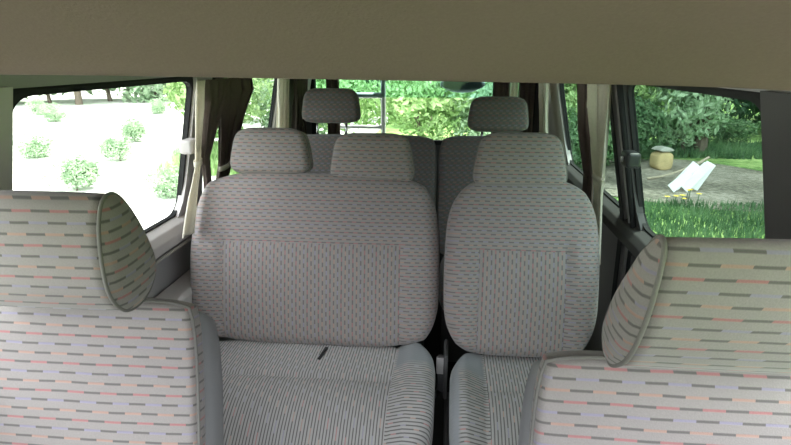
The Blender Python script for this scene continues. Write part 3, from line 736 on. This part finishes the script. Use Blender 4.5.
trunkm = plain('bark', (0.16,0.13,0.10), 0.95, nscale=20, namt=0.4, bump=0.5, bd=0.02)
def trunk_mesh(h, r, seed):
    rnd = random.Random(seed); bm = bmesh.new()
    tube(bm, smoothpts([(0,0,0),(rnd.uniform(-.1,.1),rnd.uniform(-.1,.1),h*0.5),(rnd.uniform(-.2,.2),rnd.uniform(-.2,.2),h)],2), [r*(1-0.04*i) for i in range(9)][:9], 8) if False else None
    pts = smoothpts([(0,0,0),(rnd.uniform(-.1,.1),rnd.uniform(-.1,.1),h*0.5),(rnd.uniform(-.2,.2),rnd.uniform(-.2,.2),h)],2)
    tube(bm, pts, [r*(1-0.5*i/(len(pts)-1)) for i in range(len(pts))], 8)
    for q in range(4):
        a = rnd.random()*2*PI; z = h*rnd.uniform(0.5, 0.85); b = Vector((math.cos(a), math.sin(a), 0.9))*h*0.3
        tube(bm, [(0,0,z), (b.x*0.5, b.y*0.5, z+b.z*0.4), (b.x, b.y, z+b.z)], [r*0.4, r*0.3, r*0.15], 6)
    bmesh.ops.recalc_face_normals(bm, faces=bm.faces)
    me = bpy.data.meshes.new('trunk'); bm.to_mesh(me); bm.free(); me.materials.append(trunkm); return me
TR = [trunk_mesh(2.2, 0.10, 1), trunk_mesh(3.6, 0.16, 2)]
def shrub(name, x, y, kind, sc, zs, label, group, tall=False):
    t = thing(name, (x, y, GZ), label, 'tree' if tall else 'shrub', group, (0, 0, random.random()*6.28))
    f = bpy.data.objects.new('foliage', BL[kind*2 + random.randint(0, 1)]); col.objects.link(f); f.parent = t
    f.scale = (sc, sc, sc*zs); f.location = (0, 0, (1.05*sc*zs) if not tall else 2.6 + 0.6*sc)
    k = bpy.data.objects.new('trunk', TR[1 if tall else 0]); col.objects.link(k); k.parent = t
    if not tall: k.scale = (0.5*sc, 0.5*sc, 0.45*sc*zs)
    return t
# behind the van: sunlit hedge row
for i in range(8):
    x = -4.9 + i*1.45 + random.uniform(-.2,.2); y = 13.0 + random.uniform(-.5,.5)
    shrub('hedge_shrub', x, y, (0, 3, 0)[i % 3], random.uniform(0.80,0.92), random.uniform(0.95,1.15), 'sunlit bright green bushes in the hedge behind the back window', 'hedge behind the van')
for i in range(4):
    shrub('tree', -16 + i*6.5, 24 + random.uniform(-1,1), 1 if i > 1 else 3, random.uniform(1.4,1.7), 1.1, 'tall green trees rising beyond the rear hedge', 'trees behind the van', True)
for i in range(5):
    shrub('hedge_shrub', -5.6 + 2.6*i, 18.5 + random.uniform(-.4,.4), 1 if i % 2 else 0, 1.15, 1.1, 'taller green bushes in the second hedge line behind the van', 'second hedge line behind the van')
# right: darker bank
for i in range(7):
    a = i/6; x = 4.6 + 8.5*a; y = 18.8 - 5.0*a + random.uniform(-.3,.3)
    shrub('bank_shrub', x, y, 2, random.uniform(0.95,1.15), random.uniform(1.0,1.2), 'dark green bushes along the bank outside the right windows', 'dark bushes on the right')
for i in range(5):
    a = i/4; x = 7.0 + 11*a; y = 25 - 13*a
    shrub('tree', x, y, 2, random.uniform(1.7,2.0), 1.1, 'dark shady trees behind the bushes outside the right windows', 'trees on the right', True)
for x, y, lab in ((5.6, 12.9, 'shade tree with a pale trunk behind the dirt patch on the right'), (7.6, 8.8, 'unseen tree added for shade at the right side of the dirt patch'), (6.6, 4.6, 'unseen tree added for shade close beside the right side of the van')):
    t = shrub('tree', x, y, 2, 2.1, 0.8, lab, None, True)  # second and third trees are unseen, added to shade the right side
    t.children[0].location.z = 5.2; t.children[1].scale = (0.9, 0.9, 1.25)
for i in range(6):
    shrub('bank_shrub', 4.6 + 1.05*i, 14.6 - 0.25*i, 1, random.uniform(0.40,0.5), 0.8, 'small mid-green bushes in front of the dark bank on the right', 'low bushes on the right')
for i in range(3):
    shrub('bank_shrub', 2.3 + 0.75*i, 9.8 + 1.1*i, 1, random.uniform(0.50,0.6), 1.1, 'leafy green bushes outside the right rear side window', 'bushes by the right rear window')
# left: pale bushes across the yard
for i in range(12):
    a = i/11; x = -12 - 21*a; y = 28 - 12*a + random.uniform(-.5,.5)
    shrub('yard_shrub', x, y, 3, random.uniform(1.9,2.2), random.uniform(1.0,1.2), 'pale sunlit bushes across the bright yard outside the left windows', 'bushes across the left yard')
for i in range(4):
    a = i/3; shrub('tree', -17 - 21*a, 43 - 15*a, 3, 1.9, 1.1, 'pale green trees beyond the pale bushes on the left', 'trees on the left', True)
for i, (x, y) in enumerate(((-3.9, 7.9), (-5.0, 10.6), (-6.4, 10.8), (-5.6, 8.2), (-7.6, 13.5), (-12.5, 17.5), (-8.4, 11.0), (-14.5, 19.5), (-10.5, 20.5), (-17.0, 17.0))):
    shrub('yard_shrub', x, y, 3, random.uniform(0.20,0.34), 0.8, 'small pale plants dotted over the bright gravel outside the left window', 'small plants in the left yard')

# objects on the right: stump-like block, white boards, stick, flowers
t = thing('wooden_block', (4.10, 10.9, GZ), 'tan wooden block with a grey rounded top on the dirt outside the right window', 'block', None, (0,0,0.3))
bm = pad(0.165, 0.17, 0.28, 0.05, 0.04, 4, 0.02, None, None, 20, 16); b = from_bm('block_body', bm, plain('tan_wood', (0.52,0.40,0.21), 0.8, nscale=8, namt=0.3), t); b.location = (0,0,0.172)
bm = pad(0.155, 0.03, 0.27, 0.028, 0.03, 3, 0.02, None, lambda x, y, z: (x, y, z + 0.03*(1-(x/0.155)**2)*(z > 0)), 20, 10); b = from_bm('block_top', bm, plain('weathered_top', (0.42,0.42,0.38), 0.9, nscale=12, namt=0.3), t); b.location = (0,0,0.375)
wm = plain('white_board', (0.85,0.86,0.88), 0.6, nscale=20, namt=0.05)
for k_, (x, y, az, tilt, ln, lab) in enumerate(((3.72, 8.95, 0.05, 0.75, 0.36, 'short white board leaning at the left of the white board pile outside'), (3.82, 9.05, -0.25, 0.95, 0.48, 'white board second from the left in the leaning pile outside'),
        (3.95, 8.98, 0.2, 0.85, 0.50, 'white board third from the left in the leaning pile outside'), (4.08, 9.08, -0.1, 1.1, 0.46, 'white board at the right of the leaning pile outside'))):
    bm = bmesh.new(); box(bm, -ln/2, ln/2, -0.012, 0.012, -0.075, 0.075)
    o = from_bm('white_board', bm, wm, None, False, 0.003); o.rotation_euler = (0.0, -tilt, az); o.location = (x, y, GZ + 0.5*ln*math.sin(tilt) + 0.075*math.cos(tilt) + 0.012); tag(o, lab, 'board')
bm = bmesh.new(); tube(bm, smoothpts([(0,0,0.03),(0.35,0.05,0.08),(0.8,0.1,0.26),(1.0,0.1,0.40)],2), 0.022, 8)
o = from_bm('fallen_branch', bm, plain('pale_branch', (0.42,0.36,0.28), 0.9, nscale=20, namt=0.3), None); o.location = (3.55, 9.9, GZ); tag(o, 'bare bent branch lying on the dirt beside the wooden block', 'branch')
rnd = random.Random(5)
def tufts(name, region, count, hmin, hmax, mat, label, wd=0.012):
    bm = bmesh.new()
    for i in range(count):
        x, y = region(rnd); h = rnd.uniform(hmin, hmax); a = rnd.random()*2*PI; lean = rnd.uniform(0, 0.5)*h; dx, dy = math.cos(a)*wd, math.sin(a)*wd; b = rnd.random()*2*PI
        bm.faces.new([bm.verts.new((x-dx, y-dy, GZ)), bm.verts.new((x+dx, y+dy, GZ)), bm.verts.new((x+lean*math.cos(b), y+lean*math.sin(b), GZ+h))])
    me = bpy.data.meshes.new(name); bm.to_mesh(me); bm.free(); o = link(name, me, mat, None, False); return tag(o, label, 'grass', None, 'stuff')
tufts('tall_grass', lambda r: (r.uniform(1.4, 6.0), r.uniform(4.6, 8.2)), 14000, 0.04, 0.13, LM[1], 'short green grass growing outside the right window')
tufts('tall_grass', lambda r: (r.uniform(3.0, 9.0), r.uniform(12.2, 14.2)), 7000, 0.08, 0.22, LM[1], 'green grass growing beyond the dirt patch on the right', 0.02)
tufts('tall_grass', lambda r: (r.uniform(-5, 2), r.uniform(9.5, 12.5)), 9000, 0.15, 0.35, LM[0], 'bright sunlit grass growing behind the van', 0.035)
ym = plain('yellow_petals', (0.85,0.65,0.08), 0.7)
for i in range(7):
    x = 3.45 + rnd.uniform(-.28,.28); y = 8.3 + rnd.uniform(-.3,.3); h = rnd.uniform(0.08,0.2)
    t = thing('wildflower', (x, y, GZ), 'small yellow wildflowers in the grass in front of the dirt patch', 'flower', 'yellow wildflowers')
    bm = bmesh.new(); tube(bm, [(0,0,0),(0.01,0,h)], 0.006, 5); from_bm('stem', bm, LM[1], t)
    bm = bmesh.new()
    c0 = Vector((0.01,0,h))
    for q in range(7):
        a = 2*PI*q/7; d = Vector((math.cos(a), math.sin(a), 0.25)); e = Vector((-math.sin(a), math.cos(a), 0))
        bm.faces.new([bm.verts.new(c0), bm.verts.new(c0+d*0.03+e*0.016), bm.verts.new(c0+d*0.042), bm.verts.new(c0+d*0.03-e*0.016)])
    from_bm('petals', bm, ym, t, False)
